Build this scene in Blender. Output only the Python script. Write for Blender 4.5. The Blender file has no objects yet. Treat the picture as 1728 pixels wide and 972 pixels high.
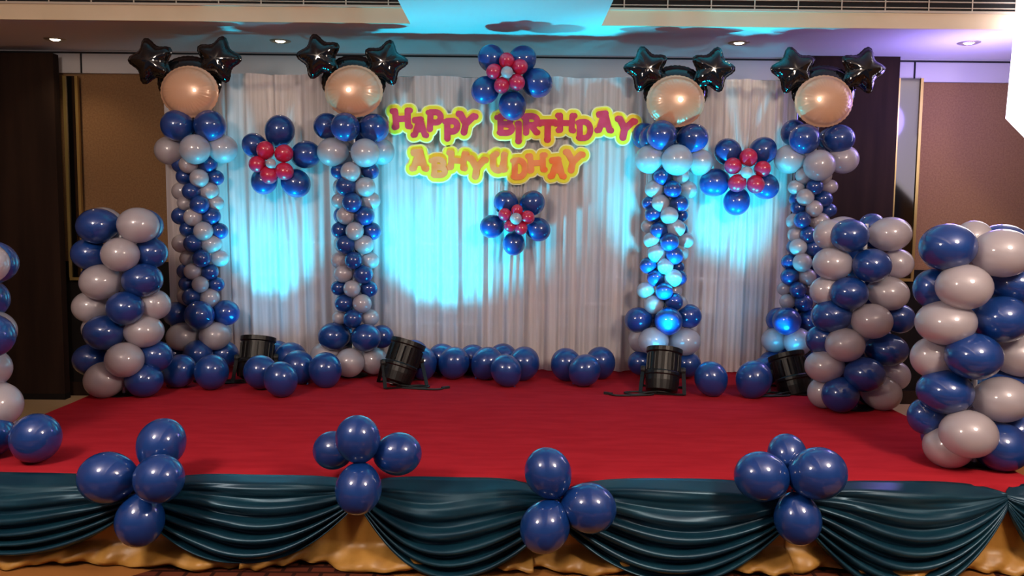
import bpy, bmesh, math, random
import numpy as np
from mathutils import Vector, Matrix, Euler

random.seed(7)
SC = bpy.context.scene
COL = SC.collection
R = math.radians

# ------------------------------------------------------------------ camera
F = 1400.0                       # focal length in pixels of the 1728x972 frame
CAM = Vector((0, 0, 1.85))
CROT = Matrix.Rotation(R(90 - 4.9), 3, 'X') @ Matrix.Rotation(R(0.6), 3, 'Z')
cd = bpy.data.cameras.new('camera')
cd.sensor_width = 36; cd.lens = 36 * F / 1728
cd.clip_start = 0.05; cd.clip_end = 100
cam = bpy.data.objects.new('camera', cd); COL.objects.link(cam)
cam.matrix_world = Matrix.Translation(CAM) @ CROT.to_4x4()
SC.camera = cam

# ------------------------------------------------------------------ world / exposure
w = bpy.data.worlds.new('world'); SC.world = w; w.use_nodes = True
w.node_tree.nodes['Background'].inputs[0].default_value = (0.50, 0.50, 0.74, 1)
w.node_tree.nodes['Background'].inputs[1].default_value = 0.095
SC.view_settings.view_transform = 'Standard'
SC.view_settings.look = 'None'
SC.view_settings.gamma = 1
SC.view_settings.use_curve_mapping = False
SC.view_settings.exposure = 0.5

def lamp(name, loc, energy, color, size=0.12, kind='POINT', target=None, angle=60, blend=0.5):
    l = bpy.data.lights.new(name, kind); l.energy = energy; l.color = color
    l.shadow_soft_size = size
    o = bpy.data.objects.new(name, l); COL.objects.link(o); o.location = loc
    if kind == 'SPOT':
        l.spot_size = R(angle); l.spot_blend = blend
        d = Vector(target) - Vector(loc)
        o.rotation_euler = d.to_track_quat('-Z', 'Y').to_euler()
    return o

# hall lamps hanging in the two ceiling coffers left and right of the photographer
lamp('hall_lamp', (-3.0, 1.3, 3.65), 265, (1.0, 0.83, 0.69), 0.42)
lamp('hall_lamp', (2.9, 1.5, 3.65), 305, (1.0, 0.81, 0.65), 0.46)

# ------------------------------------------------------------------ measures
STAGE = 0.42
ZF = -0.06                       # hall floor level
Y_FRONT, Y_CURT, Y_WALL = 4.45, 7.55, 8.60
SX0, SX1 = -3.30, 2.90

def ray(px, py):
    return CROT @ Vector(((px - 864) / F, -(py - 486) / F, -1.0))
def at(px, py, Y):
    d = ray(px, py); return CAM + d * ((Y - CAM.y) / d.y)
def on_z(px, py, z):
    d = ray(px, py); return CAM + d * ((z - CAM.z) / d.z)
Z_SOFFIT = at(300, 88, Y_WALL).z
YS = on_z(300, 36, Z_SOFFIT).y
TX0, TX1 = on_z(692, 39, Z_SOFFIT).x, on_z(1017, 39, Z_SOFFIT).x
def m_of(rpx, Y):
    return rpx * Y / F

# ------------------------------------------------------------------ materials
def mat(name, color, rough=0.5, metal=0.0, coat=0.0, spec=0.5, emit=None, estr=0.0, sheen=0.0, translucent=0.0, transparent=0.0):
    m = bpy.data.materials.new(name); m.use_nodes = True
    nt = m.node_tree; p = nt.nodes['Principled BSDF']
    p.inputs['Base Color'].default_value = (*color, 1)
    p.inputs['Roughness'].default_value = rough
    p.inputs['Metallic'].default_value = metal
    p.inputs['Coat Weight'].default_value = coat
    p.inputs['Coat Roughness'].default_value = 0.03; p.inputs['Coat IOR'].default_value = 1.7
    p.inputs['Specular IOR Level'].default_value = spec
    p.inputs['Sheen Weight'].default_value = sheen
    if emit:
        p.inputs['Emission Color'].default_value = (*emit, 1)
        p.inputs['Emission Strength'].default_value = estr
    out = nt.nodes['Material Output']; last = p.outputs[0]
    if translucent:
        t = nt.nodes.new('ShaderNodeBsdfTranslucent'); t.inputs[0].default_value = (*color, 1)
        mx = nt.nodes.new('ShaderNodeMixShader'); mx.inputs[0].default_value = translucent
        nt.links.new(last, mx.inputs[1]); nt.links.new(t.outputs[0], mx.inputs[2]); last = mx.outputs[0]
    if transparent:
        t = nt.nodes.new('ShaderNodeBsdfTransparent')
        mx = nt.nodes.new('ShaderNodeMixShader'); mx.inputs[0].default_value = transparent
        nt.links.new(last, mx.inputs[1]); nt.links.new(t.outputs[0], mx.inputs[2]); last = mx.outputs[0]
    nt.links.new(last, out.inputs[0])
    return m

def vary(m, c1, c2, scale=(1, 1, 1), noise=5.0, detail=4, bump=0.0, lo=0.35, hi=0.65):
    """noise between two colours on a material's base colour, with an optional fine relief"""
    nt = m.node_tree; p = nt.nodes['Principled BSDF']
    tc = nt.nodes.new('ShaderNodeTexCoord'); mp = nt.nodes.new('ShaderNodeMapping')
    mp.inputs['Scale'].default_value = scale
    nz = nt.nodes.new('ShaderNodeTexNoise'); nz.inputs['Scale'].default_value = noise; nz.inputs['Detail'].default_value = detail
    rp = nt.nodes.new('ShaderNodeValToRGB')
    rp.color_ramp.elements[0].position = lo; rp.color_ramp.elements[1].position = hi
    rp.color_ramp.elements[0].color = (*c1, 1); rp.color_ramp.elements[1].color = (*c2, 1)
    nt.links.new(tc.outputs['Object'], mp.inputs[0]); nt.links.new(mp.outputs[0], nz.inputs['Vector'])
    nt.links.new(nz.outputs['Fac'], rp.inputs[0]); nt.links.new(rp.outputs[0], p.inputs['Base Color'])
    if bump:
        b = nt.nodes.new('ShaderNodeBump'); b.inputs['Strength'].default_value = bump; b.inputs['Distance'].default_value = 0.01
        nt.links.new(nz.outputs['Fac'], b.inputs['Height']); nt.links.new(b.outputs[0], p.inputs['Normal'])
    return m

M = {}
M['blue'] = mat('blue_latex', (0.002, 0.045, 0.25), 0.45, 0.15, 1.0, 0.4, translucent=0.08)
M['white'] = mat('pearl_latex', (0.62, 0.57, 0.62), 0.45, 0.15, 1.0, 0.4, translucent=0.38)
M['red'] = mat('pink_red_latex', (0.62, 0.015, 0.075), 0.35, 0.0, 0.5, translucent=0.1)
M['foil_black'] = mat('black_foil', (0.004, 0.004, 0.005), 0.10, 0.0, 0.6, 0.4)
M['foil_tan'] = mat('tan_foil', (0.72, 0.42, 0.27), 0.28, 0.15, 0.5)
M['stage_carpet'] = vary(mat('red_carpet', (0.5, 0.02, 0.03), 1.0, spec=0.0), (0.34, 0.016, 0.026), (0.40, 0.020, 0.031), (0.6, 3, 1), 6, 6, 0.2)
M['black_paint'] = mat('black_paint', (0.012, 0.011, 0.010), 0.45)
M['platform'] = mat('dark_platform', (0.05, 0.022, 0.012), 0.7)
M['steel'] = mat('frame_steel', (0.72, 0.72, 0.75), 0.4, 0.3)
M['teal'] = vary(mat('teal_satin', (0.01, 0.09, 0.13), 0.36, 0.35, 0.0, 0.5, sheen=0.0), (0.004, 0.034, 0.064), (0.008, 0.054, 0.088), (1, 1, 6), 3, 3)
M['gold'] = vary(mat('gold_satin', (0.5, 0.24, 0.05), 0.42, 0.0, 0.0, 0.5), (0.36, 0.17, 0.028), (0.48, 0.25, 0.055), (2, 2, 1), 4, 4)
M['wall_brown'] = vary(mat('brown_wall_fabric', (0.16, 0.08, 0.035), 0.9, spec=0.1), (0.20, 0.105, 0.05), (0.25, 0.135, 0.065), (1, 1, 1), 60, 3, 0.3)
M['wall_dark'] = vary(mat('dark_wood_panel', (0.03, 0.014, 0.008), 0.8, spec=0.15), (0.012, 0.005, 0.003), (0.022, 0.010, 0.006), (1, 1, 0.1), 8, 4)
M['wall_black'] = mat('black_panel', (0.006, 0.004, 0.0035), 0.8, spec=0.15)
M['plaster'] = mat('white_plaster', (0.80, 0.77, 0.78), 0.9, spec=0.2)
M['band'] = mat('grey_band_paint', (0.48, 0.45, 0.46), 0.7, spec=0.3)
M['fascia'] = vary(mat('cream_paint', (0.75, 0.6, 0.42), 0.8), (0.72, 0.58, 0.40), (0.78, 0.63, 0.45), (1, 1, 1), 2, 2)
M['groove'] = mat('shadow_gap', (0.01, 0.01, 0.012), 0.9)
M['brass'] = mat('brass', (0.45, 0.31, 0.10), 0.35, 0.8)
M['mirror'] = mat('dark_mirror', (0.07, 0.065, 0.065), 0.08, 1.0)
M['stone'] = vary(mat('tan_stone', (0.4, 0.27, 0.14), 0.35), (0.36, 0.24, 0.12), (0.46, 0.32, 0.18), (1, 1, 1), 1.5, 5)
M['black_metal'] = vary(mat('black_metal', (0.012, 0.011, 0.011), 0.4, 0.2), (0.004, 0.0038, 0.0036), (0.009, 0.008, 0.007), (1, 1, 1), 12, 3)
M['rubber'] = mat('black_rubber', (0.010, 0.010, 0.010), 0.6)
M['par_lens'] = mat('lit_cyan_lens', (0.1, 0.5, 0.8), 0.2, emit=(0.02, 0.55, 1.0), estr=12)
M['down_lens'] = mat('lit_downlight', (1, 0.9, 0.7), 0.3, emit=(1.0, 0.80, 0.50), estr=14)
M['down_ring'] = mat('downlight_ring', (0.5, 0.42, 0.32), 0.35, 0.6)
M['lit_panel'] = mat('lit_white_panel', (0.9, 0.9, 0.9), 0.4, emit=(1.0, 0.93, 1.0), estr=2.6)
M['slat'] = mat('grille_paint', (0.55, 0.47, 0.38), 0.6)
M['letter_red'] = vary(mat('crimson_card', (0.55, 0.02, 0.06), 0.6), (0.62, 0.02, 0.06), (0.72, 0.04, 0.12), (1, 1, 1), 9, 2)
M['letter_orange'] = vary(mat('orange_card', (0.9, 0.22, 0.04), 0.6), (1.0, 0.18, 0.02), (1.0, 0.34, 0.12), (1, 1, 1), 5, 2)
M['card_yellow'] = vary(mat('yellow_card', (0.85, 0.80, 0.03), 0.6), (0.85, 0.92, 0.03), (1.0, 0.80, 0.04), (1, 1, 1), 5, 2)
M['card_rim'] = mat('pale_card_edge', (0.95, 0.97, 0.62), 0.6)
M['thread'] = mat('string', (0.05, 0.05, 0.05), 0.8)

def sheer():
    m = bpy.data.materials.new('sheer_white_voile'); m.use_nodes = True
    nt = m.node_tree; nt.nodes.remove(nt.nodes['Principled BSDF'])
    tc = nt.nodes.new('ShaderNodeTexCoord'); mp = nt.nodes.new('ShaderNodeMapping'); mp.inputs['Scale'].default_value = (16, 1, 0.35)
    nz = nt.nodes.new('ShaderNodeTexNoise'); nz.inputs['Scale'].default_value = 2.2; nz.inputs['Detail'].default_value = 4
    mr = nt.nodes.new('ShaderNodeMapRange'); mr.inputs[1].default_value = 0.35; mr.inputs[2].default_value = 0.65
    mr.inputs[3].default_value = 0.02; mr.inputs[4].default_value = 0.26
    d = nt.nodes.new('ShaderNodeBsdfDiffuse'); d.inputs[0].default_value = (0.84, 0.77, 0.79, 1)
    t = nt.nodes.new('ShaderNodeBsdfTranslucent'); t.inputs[0].default_value = (0.84, 0.77, 0.79, 1)
    tr = nt.nodes.new('ShaderNodeBsdfTransparent')
    a = nt.nodes.new('ShaderNodeMixShader'); a.inputs[0].default_value = 0.3
    b = nt.nodes.new('ShaderNodeMixShader')
    L = nt.links.new
    L(tc.outputs['Object'], mp.inputs[0]); L(mp.outputs[0], nz.inputs['Vector']); L(nz.outputs['Fac'], mr.inputs[0])
    L(d.outputs[0], a.inputs[1]); L(t.outputs[0], a.inputs[2]); L(mr.outputs[0], b.inputs[0])
    L(a.outputs[0], b.inputs[1]); L(tr.outputs[0], b.inputs[2]); L(b.outputs[0], nt.nodes['Material Output'].inputs[0])
    return m
M['sheer'] = sheer()

def hall_carpet():
    m = mat('patterned_hall_carpet', (0.2, 0.06, 0.02), 0.95, spec=0.1)
    nt = m.node_tree; p = nt.nodes['Principled BSDF']; L = nt.links.new
    tc = nt.nodes.new('ShaderNodeTexCoord')
    br = nt.nodes.new('ShaderNodeTexBrick'); br.inputs['Scale'].default_value = 3.5
    br.inputs['Color1'].default_value = (0.10, 0.022, 0.012, 1); br.inputs['Color2'].default_value = (0.13, 0.035, 0.015, 1)
    br.inputs['Mortar'].default_value = (0.03, 0.008, 0.006, 1); br.inputs['Mortar Size'].default_value = 0.04
    vo = nt.nodes.new('ShaderNodeTexVoronoi'); vo.inputs['Scale'].default_value = 1.3
    st = nt.nodes.new('ShaderNodeMath'); st.operation = 'GREATER_THAN'; st.inputs[1].default_value = 0.55
    sp = nt.nodes.new('ShaderNodeSeparateColor')
    mx = nt.nodes.new('ShaderNodeMix'); mx.data_type = 'RGBA'
    mx.inputs['B'].default_value = (0.30, 0.12, 0.03, 1)
    L(tc.outputs['Object'], br.inputs['Vector']); L(tc.outputs['Object'], vo.inputs['Vector'])
    L(vo.outputs['Color'], sp.inputs[0]); L(sp.outputs[0], st.inputs[0]); L(st.outputs[0], mx.inputs['Factor'])
    L(br.outputs['Color'], mx.inputs['A']); L(mx.outputs['Result'], p.inputs['Base Color'])
    return m
M['hall_carpet'] = hall_carpet()

# ------------------------------------------------------------------ mesh helpers
def link(name, me, m=None, parent=None, smooth=False):
    o = bpy.data.objects.new(name, me); COL.objects.link(o)
    if m is not None and not me.materials: me.materials.append(M[m])
    if smooth:
        for p in me.polygons: p.use_smooth = True
    if parent is not None: o.parent = parent
    return o
def obj(name, bm, m, parent=None, smooth=False):
    me = bpy.data.meshes.new(name); bm.normal_update(); bm.to_mesh(me); bm.free()
    return link(name, me, m, parent, smooth)
def pyobj(name, verts, faces, m, parent=None, smooth=False):
    me = bpy.data.meshes.new(name); me.from_pydata(verts, [], faces); me.update()
    return link(name, me, m, parent, smooth)
def tag(o, label, cat, group=None):
    o['label'] = label; o['category'] = cat
    if group: o['group'] = group
    return o
def struct(o):
    o['kind'] = 'structure'; return o
def thing(name, label, cat, loc=(0, 0, 0), group=None):
    o = bpy.data.objects.new(name, None); COL.objects.link(o); o.location = loc; o.empty_display_size = 0.1
    return tag(o, label, cat, group)
def box(bm, x0, x1, y0, y1, z0, z1, bev=0.0):
    r = bmesh.ops.create_cube(bm, size=1)
    for v in r['verts']:
        v.co = Vector((x0 + (v.co.x + .5) * (x1 - x0), y0 + (v.co.y + .5) * (y1 - y0), z0 + (v.co.z + .5) * (z1 - z0)))
    if bev:
        es = list({e for v in r['verts'] for e in v.link_edges})
        bmesh.ops.bevel(bm, geom=es, offset=bev, segments=2, affect='EDGES')
    return bm
def bbox(x0, x1, y0, y1, z0, z1, bev=0.0):
    return box(bmesh.new(), x0, x1, y0, y1, z0, z1, bev)
def lathe(bm, prof, n=32, mtx=Matrix()):
    rings = []
    for r, z in prof:
        rings.append([bm.verts.new(mtx @ Vector((r * math.cos(2 * math.pi * i / n), r * math.sin(2 * math.pi * i / n), z))) for i in range(n)])
    for a, b in zip(rings, rings[1:]):
        for i in range(n): bm.faces.new((a[i], a[(i + 1) % n], b[(i + 1) % n], b[i]))
    if prof[0][0] > 1e-6: bm.faces.new(list(reversed(rings[0])))
    if prof[-1][0] > 1e-6: bm.faces.new(rings[-1])
    return bm
def tube(bm, pts, r, n=8, cap=True):
    pts = [Vector(p) for p in pts]; rings = []
    for i, p in enumerate(pts):
        d = (pts[min(i + 1, len(pts) - 1)] - pts[max(i - 1, 0)]).normalized()
        q = d.to_track_quat('Z', 'Y')
        rings.append([bm.verts.new(p + q @ Vector((r * math.cos(2 * math.pi * k / n), r * math.sin(2 * math.pi * k / n), 0))) for k in range(n)])
    for a, b in zip(rings, rings[1:]):
        for k in range(n): bm.faces.new((a[k], a[(k + 1) % n], b[(k + 1) % n], b[k]))
    if cap: bm.faces.new(list(reversed(rings[0]))); bm.faces.new(rings[-1])
    return bm
def bar(bm, p, q, wx, wy):
    """flat bar of section wx * wy from p to q"""
    p, q = Vector(p), Vector(q); d = q - p; rot = d.to_track_quat('Z', 'Y').to_matrix()
    r = bmesh.ops.create_cube(bm, size=1)
    for v in r['verts']:
        v.co = p + rot @ Vector((v.co.x * wx, v.co.y * wy, (v.co.z + .5) * d.length))
    return bm
def smooth_pts(pts, n=8):
    pts = [Vector(p) for p in pts]; out = []
    for i in range(len(pts) - 1):
        p0, p1, p2, p3 = pts[max(i - 1, 0)], pts[i], pts[i + 1], pts[min(i + 2, len(pts) - 1)]
        for k in range(n):
            t = k / n
            out.append(0.5 * (2 * p1 + (p2 - p0) * t + (2 * p0 - 5 * p1 + 4 * p2 - p3) * t * t + (3 * p1 - p0 - 3 * p2 + p3) * t ** 3))
    out.append(pts[-1]); return out

# ------------------------------------------------------------------ the hall
struct(obj('floor', bbox(-9, 9, -4, 12, ZF - 0.1, ZF), 'stone'))
struct(obj('floor_carpet', bbox(-7, 7, -3.9, 6.6, ZF, ZF + 0.006), 'hall_carpet'))
# back wall: brown fabric above, black below, plaster band on top
YW = Y_WALL
zr = at(280, 442, YW).z
zb = at(200, 125, YW).z
struct(obj('wall_back', bbox(-9, 9, YW, YW + 0.2, zr, zb), 'wall_brown'))
struct(obj('wall_back_lower', bbox(-9, 9, YW - 0.02, YW + 0.2, ZF, zr), 'wall_black'))
band = struct(obj('trim_1', bbox(-9, 9, YW - 0.04, YW + 0.2, zb, 4.2), 'band'))
zg = at(600, 95, YW).z
struct(obj('trim_2', bbox(-9, 9, YW - 0.05, YW - 0.035, zg - 0.008, zg + 0.008), 'groove'))
struct(obj('baseboard_back', bbox(-9, 9, YW - 0.05, YW - 0.02, ZF, 0.08), 'wall_dark'))
struct(obj('wall_left', bbox(-7.2, -7.0, 2, YW, ZF, 4.2), 'wall_brown'))
struct(obj('wall_right', bbox(7.0, 7.2, 2, YW, ZF, 4.2), 'wall_brown'))
# tall dark sliding partitions either side of the curtain
xl = at(104, 380, YW - 0.2).x
pl = thing('sliding_partition', 'tall dark brown sliding partition behind the left balloon tower', 'partition', (xl - 1.5, YW - 0.2, 0))
obj('panel', bbox(-2.0, 1.5, -0.05, 0.05, 0.0, at(60, 91, YW - 0.2).z), 'wall_dark', pl)
obj('bottom_rail', bbox(-2.0, 1.5, -0.055, 0.055, ZF, 0.0), 'wall_black', pl)
xr0, xr1 = at(1330, 380, YW - 0.12).x, at(1514, 150, YW - 0.12).x
pr = thing('sliding_partition', 'tall black brown partition behind the rightmost slim balloon column', 'partition', ((xr0 + xr1) / 2, YW - 0.12, 0))
hw = (xr1 - xr0) / 2
obj('panel', bbox(-hw, hw, -0.04, 0.04, 0.0, at(1450, 96, YW - 0.12).z), 'wall_dark', pr)
obj('bottom_rail', bbox(-hw, hw, -0.045, 0.045, ZF, 0.0), 'wall_black', pr)
# mirror strips edged with brass
def mirror_strip(pxa, pxb, pyt, pyb, label):
    a, b = at(pxa, pyt, YW - 0.08), at(pxb, pyb, YW - 0.08)
    t = thing('mirror_strip', label, 'mirror', ((a.x + b.x) / 2, YW - 0.06, b.z))
    h = a.z - b.z; w_ = (b.x - a.x) / 2
    obj('mirror_pane', bbox(-w_ + 0.02, w_ - 0.02, -0.02, 0.0, 0, h), 'mirror', t)
    for s in (-1, 1):
        obj('brass_edge', bbox(s * (w_ - 0.01) - 0.014, s * (w_ - 0.01) + 0.014, -0.035, 0.0, 0, h), 'brass', t)
    obj('base_strip', bbox(-w_, w_, -0.035, 0.0, -0.03, 0), 'brass', t)
mirror_strip(107, 142, 128, 468, 'narrow brass-edged mirror strip beside the left dark partition')
mirror_strip(1515, 1540, 132, 470, 'narrow brass-edged mirror strip right of the dark partition')
# wall panel joints
for px in (1545, 136):
    p = at(px, 112, YW - 0.06)
    struct(obj('trim_3', bbox(p.x - 0.006, p.x + 0.006, YW - 0.055, YW - 0.035, zb, zg), 'groove'))

# ceiling: soffit over the stage with a tongue coming forward, recesses left and right
struct(obj('ceiling', bbox(-9, 9, YS, YW + 0.2, Z_SOFFIT, Z_SOFFIT + 0.7), 'plaster'))
struct(obj('ceiling_tongue', bbox(TX0, TX1, -4, YS, Z_SOFFIT, Z_SOFFIT + 0.7), 'plaster'))
struct(obj('ceiling_upper', bbox(-9, 9, -4, YS, 4.2, 4.3), 'plaster'))
zf = at(300, 10, YS - 0.02).z
for k, (x0, x1, side) in enumerate(((-7, TX0 - 0.001, 'left'), (TX1 + 0.001, 7, 'right'))):
    struct(obj('trim_4', bbox(x0, x1, YS - 0.03, YS - 0.001, Z_SOFFIT - 0.004, zf), 'fascia'))
    struct(obj('trim_5', bbox(x0, x1, YS - 0.05, YS - 0.001, zf, zf + 0.018), 'slat'))
    g = thing('air_grille', 'long dark ventilation grille above the cream fascia on the %s' % side, 'grille', ((x0 + x1) / 2, YS - 0.01, zf + 0.018))
    hw = (x1 - x0) / 2
    obj('backing', bbox(-hw, hw, -0.006, -0.002, 0, 0.28), 'groove', g)
    for q in range(5):
        z = 0.022 + q * 0.05
        obj('slat', bbox(-hw, hw, -0.03, -0.006, z, z + 0.007), 'slat', g)
    n = 17
    for q in range(n):
        x = -hw + (q + 0.5) * 2 * hw / n
        obj('bar', bbox(x - 0.005, x + 0.005, -0.034, -0.03, 0, 0.28), 'slat', g)

# recessed downlights in the soffit
for px, py, lab in ((93, 66, 'warm recessed downlight above the left dark partition'),
                    (473, 69, 'warm recessed downlight left of the second slim balloon column'),
                    (1247, 72, 'warm recessed downlight right of the third slim balloon column'),
                    (1635, 72, 'warm recessed downlight above the brown wall at far right')):
    p = on_z(px, py, Z_SOFFIT)
    t = thing('downlight', lab, 'downlight', (p.x, p.y, Z_SOFFIT), 'recessed downlights in the soffit')
    obj('ring', lathe(bmesh.new(), [(0.045, -0.002), (0.075, -0.012), (0.095, -0.006), (0.10, 0.0)], 28), 'down_ring', t, True)
    obj('bulb', lathe(bmesh.new(), [(0.0, -0.016), (0.03, -0.013), (0.045, -0.003)], 24), 'down_lens', t, True)
    lamp('downlight_glow', (p.x, p.y, Z_SOFFIT - 0.04), 12, (1.0, 0.78, 0.5), 0.04, 'SPOT', (p.x, p.y, 0), 120, 0.8)

# lit white panel at the far right
pc = at(1722, 100, 7.05)
t = thing('light_panel', 'glaring white lit panel high on the far right', 'light panel', (pc.x + 0.25, 7.05, pc.z - 0.65))
bm = bmesh.new()
vs = [(-0.31, 0.17), (0.42, -0.52), (0.5, -0.52), (0.5, 1.3), (-0.27, 1.3)]
fr = [bm.verts.new((x, -0.06, z)) for x, z in vs]; bk = [bm.verts.new((x, 0.06, z)) for x, z in vs]
bm.faces.new(fr); bm.faces.new(list(reversed(bk)))
for i in range(5): bm.faces.new((fr[i], bk[i], bk[(i + 1) % 5], fr[(i + 1) % 5]))
bmesh.ops.recalc_face_normals(bm, faces=bm.faces)
obj('diffuser', bm, 'lit_panel', t)
obj('bracket', bbox(0.3, 0.46, 0.06, 0.12, 0.3, 1.2), 'slat', t)
lamp('panel_glow', (pc.x - 0.1, 7.6, pc.z - 0.25), 34, (0.30, 0.22, 1.0), 0.25)

# ------------------------------------------------------------------ stage
st = thing('stage_platform', 'low stage platform covered with red carpet', 'stage', ((SX0 + SX1) / 2, (Y_FRONT + Y_CURT) / 2, 0))
sx, sy = (SX1 - SX0) / 2, (Y_CURT + 0.32 - Y_FRONT) / 2
cy = st.location.y
obj('deck', bbox(-sx, sx, Y_FRONT - cy, Y_CURT + 0.32 - cy, ZF, STAGE - 0.012), 'platform', st)
bm = bmesh.new()
# carpet: top sheet that folds down over the front edge
n = 90; prof = [(Y_CURT + 0.32 - cy, 0)] + [(Y_CURT + 0.32 - cy - k * (Y_CURT + 0.32 - Y_FRONT) / 14, 0) for k in range(1, 14)] + [(Y_FRONT - cy + 0.01, 0), (Y_FRONT - cy - 0.008, -0.012), (Y_FRONT - cy - 0.012, -0.08), (Y_FRONT - cy - 0.012, -0.17)]
grid = []
for i in range(n + 1):
    x = -sx - 0.01 + (2 * sx + 0.02) * i / n; row = []
    for j, (y, z) in enumerate(prof):
        dz = 0.0012 * math.sin(x * 9 + y * 2) + 0.001 * math.sin(y * 11 + x * 3) if j < 14 else 0
        row.append(bm.verts.new((x, y + (0.004 * math.sin(x * 14) if j > 15 else 0), STAGE + z + dz)))
    grid.append(row)
for a, b in zip(grid, grid[1:]):
    for j in range(len(prof) - 1): bm.faces.new((a[j], a[j + 1], b[j + 1], b[j]))
obj('red_carpet', bm, 'stage_carpet', st, True)

# gold satin skirt under the swags
def skirt(px0, px1, label):
    x0, x1 = at(px0, 880, Y_FRONT - 0.05).x, at(px1, 880, Y_FRONT - 0.05).x
    nx, nz = int((x1 - x0) * 90), 18
    ph = random.random() * 9
    V, Fc = [], []
    for i in range(nx + 1):
        x = x0 + (x1 - x0) * i / nx
        a = math.sin(x * 9 + ph) + 0.6 * math.sin(x * 21 + 2 * math.sin(x * 3) + ph) + 0.35 * math.sin(x * 47 + ph)
        for j in range(nz + 1):
            v = j / nz                                   # 0 top .. 1 hem
            puff = max(0, v - 0.72) / 0.28
            z = STAGE - 0.10 - v * (STAGE - 0.10 - ZF - 0.014)
            z = max(z, ZF + 0.014)
            y = Y_FRONT - 0.035 - 0.012 * a * (0.3 + v) - 0.11 * math.sin(puff * math.pi * 0.55) * (1 + 0.4 * math.sin(x * 7 + ph + v * 5))
            y -= 0.018 * puff * math.sin(x * 33 + v * 22 + 3 * math.sin(x * 5))
            z += 0.016 * puff * math.sin(x * 17 + 2 * math.sin(x * 6 + ph)) * (1 - v) * 3 + (0.010 * puff * (1 + math.sin(x * 11 + ph)))
            V.append((x - x0, y - Y_FRONT, z))
    for i in range(nx):
        for j in range(nz):
            k = i * (nz + 1) + j
            Fc.append((k, k + 1, k + nz + 2, k + nz + 1))
    o = pyobj('stage_skirt', V, Fc, 'gold', None, True); o.location = (x0, Y_FRONT, 0)
    md = o.modifiers.new('thick', 'SOLIDIFY'); md.thickness = 0.004; md.offset = 0
    tag(o, label, 'stage skirt', 'gold satin skirts along the stage front')
skirt(-160, 420, 'gold satin skirt crumpled under the leftmost stage swags')
skirt(416, 900, 'gold satin skirt under the middle left of the stage front')
skirt(896, 1330, 'gold satin skirt under the middle right of the stage front')
skirt(1326, 1760, 'gold satin skirt at the right end of the stage front')

# teal swags
def swag(pxa, pya, pxb, pyb, pytop, pylow, skew, label, seed):
    rnd = random.Random(seed)
    Y = Y_FRONT - 0.06
    A, B = at(pxa, pya, Y), at(pxb, pyb, Y)
    mid = (pxa + pxb) / 2
    T = STAGE + 0.008; Lz = at(mid, pylow, Y).z
    nu, nv = 72, 84
    nf = rnd.choice((5, 5.6, 6.3)); ph = rnd.random() * 6
    V, Fc = [], []
    for i in range(nu + 1):
        u = i / nu
        s = 4 * u * (1 - u); s1 = s ** 0.8
        x = A.x + (B.x - A.x) * u; zc = A.z + (B.z - A.z) * u
        e = max(abs(2 * u - 1) - 0.0, 0)
        topz = zc + 0.035 + (T - zc - 0.035) * (1 - e ** 3.2)
        lowz = zc - 0.03 + (Lz - zc + 0.03) * (s ** (0.95 + skew * (u - .5)))
        for j in range(nv + 1):
            v = j / nv
            vv = v ** (1 + 0.25 * math.sin(3.1 * u + ph))
            z = topz + (lowz - topz) * vv
            fold = math.sin((v ** 1.35) * nf * 2 * math.pi + ph + 1.2 * math.sin(2.2 * u * math.pi + ph) + 1.6 * (u - .5) * math.sin(7 * v + ph))
            fold = (abs(fold) ** 0.7) * (1 if fold > 0 else -1)
            small = math.sin(v * nf * 5.3 * math.pi + 5 * u + ph)
            amp = (0.010 + 0.024 * min(1, v * 1.6)) * (0.35 + 0.65 * s1)
            y = -0.02 - 0.11 * s1 * math.sin(math.pi * min(0.55, 0.10 + 0.6 * v)) - amp * fold - 0.002 * small
            if v < 0.06: y += 0.10 * min(1, 2.2 * s1) * (1 - v / 0.06)
            V.append((x - A.x, y, z + 0.006 * fold * s1))
    for i in range(nu):
        for j in range(nv):
            k = i * (nv + 1) + j
            Fc.append((k, k + 1, k + nv + 2, k + nv + 1))
    o = pyobj('fabric_swag', V, Fc, 'teal', None, True); o.location = (A.x, Y, 0)
    md = o.modifiers.new('thick', 'SOLIDIFY'); md.thickness = 0.004; md.offset = 1
    tag(o, label, 'swag', 'teal satin swags along the stage front')
swag(-150, 842, 238, 838, 806, 922, 0.0, 'teal satin swag at the left edge of the stage front', 1)
swag(234, 838, 610, 832, 806, 936, 0.1, 'teal satin swag between the first and second balloon clusters', 2)
swag(604, 832, 935, 850, 806, 962, -0.1, 'teal satin swag between the second and third balloon clusters', 3)
swag(929, 850, 1346, 850, 812, 964, 0.1, 'teal satin swag between the third and fourth balloon clusters', 4)
swag(1340, 850, 1696, 842, 822, 985, 0.1, 'teal satin swag right of the fourth balloon cluster, hanging lowest', 5)
swag(1694, 842, 1930, 852, 828, 985, 0.0, 'short teal satin swag cut off by the right edge', 6)

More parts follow.
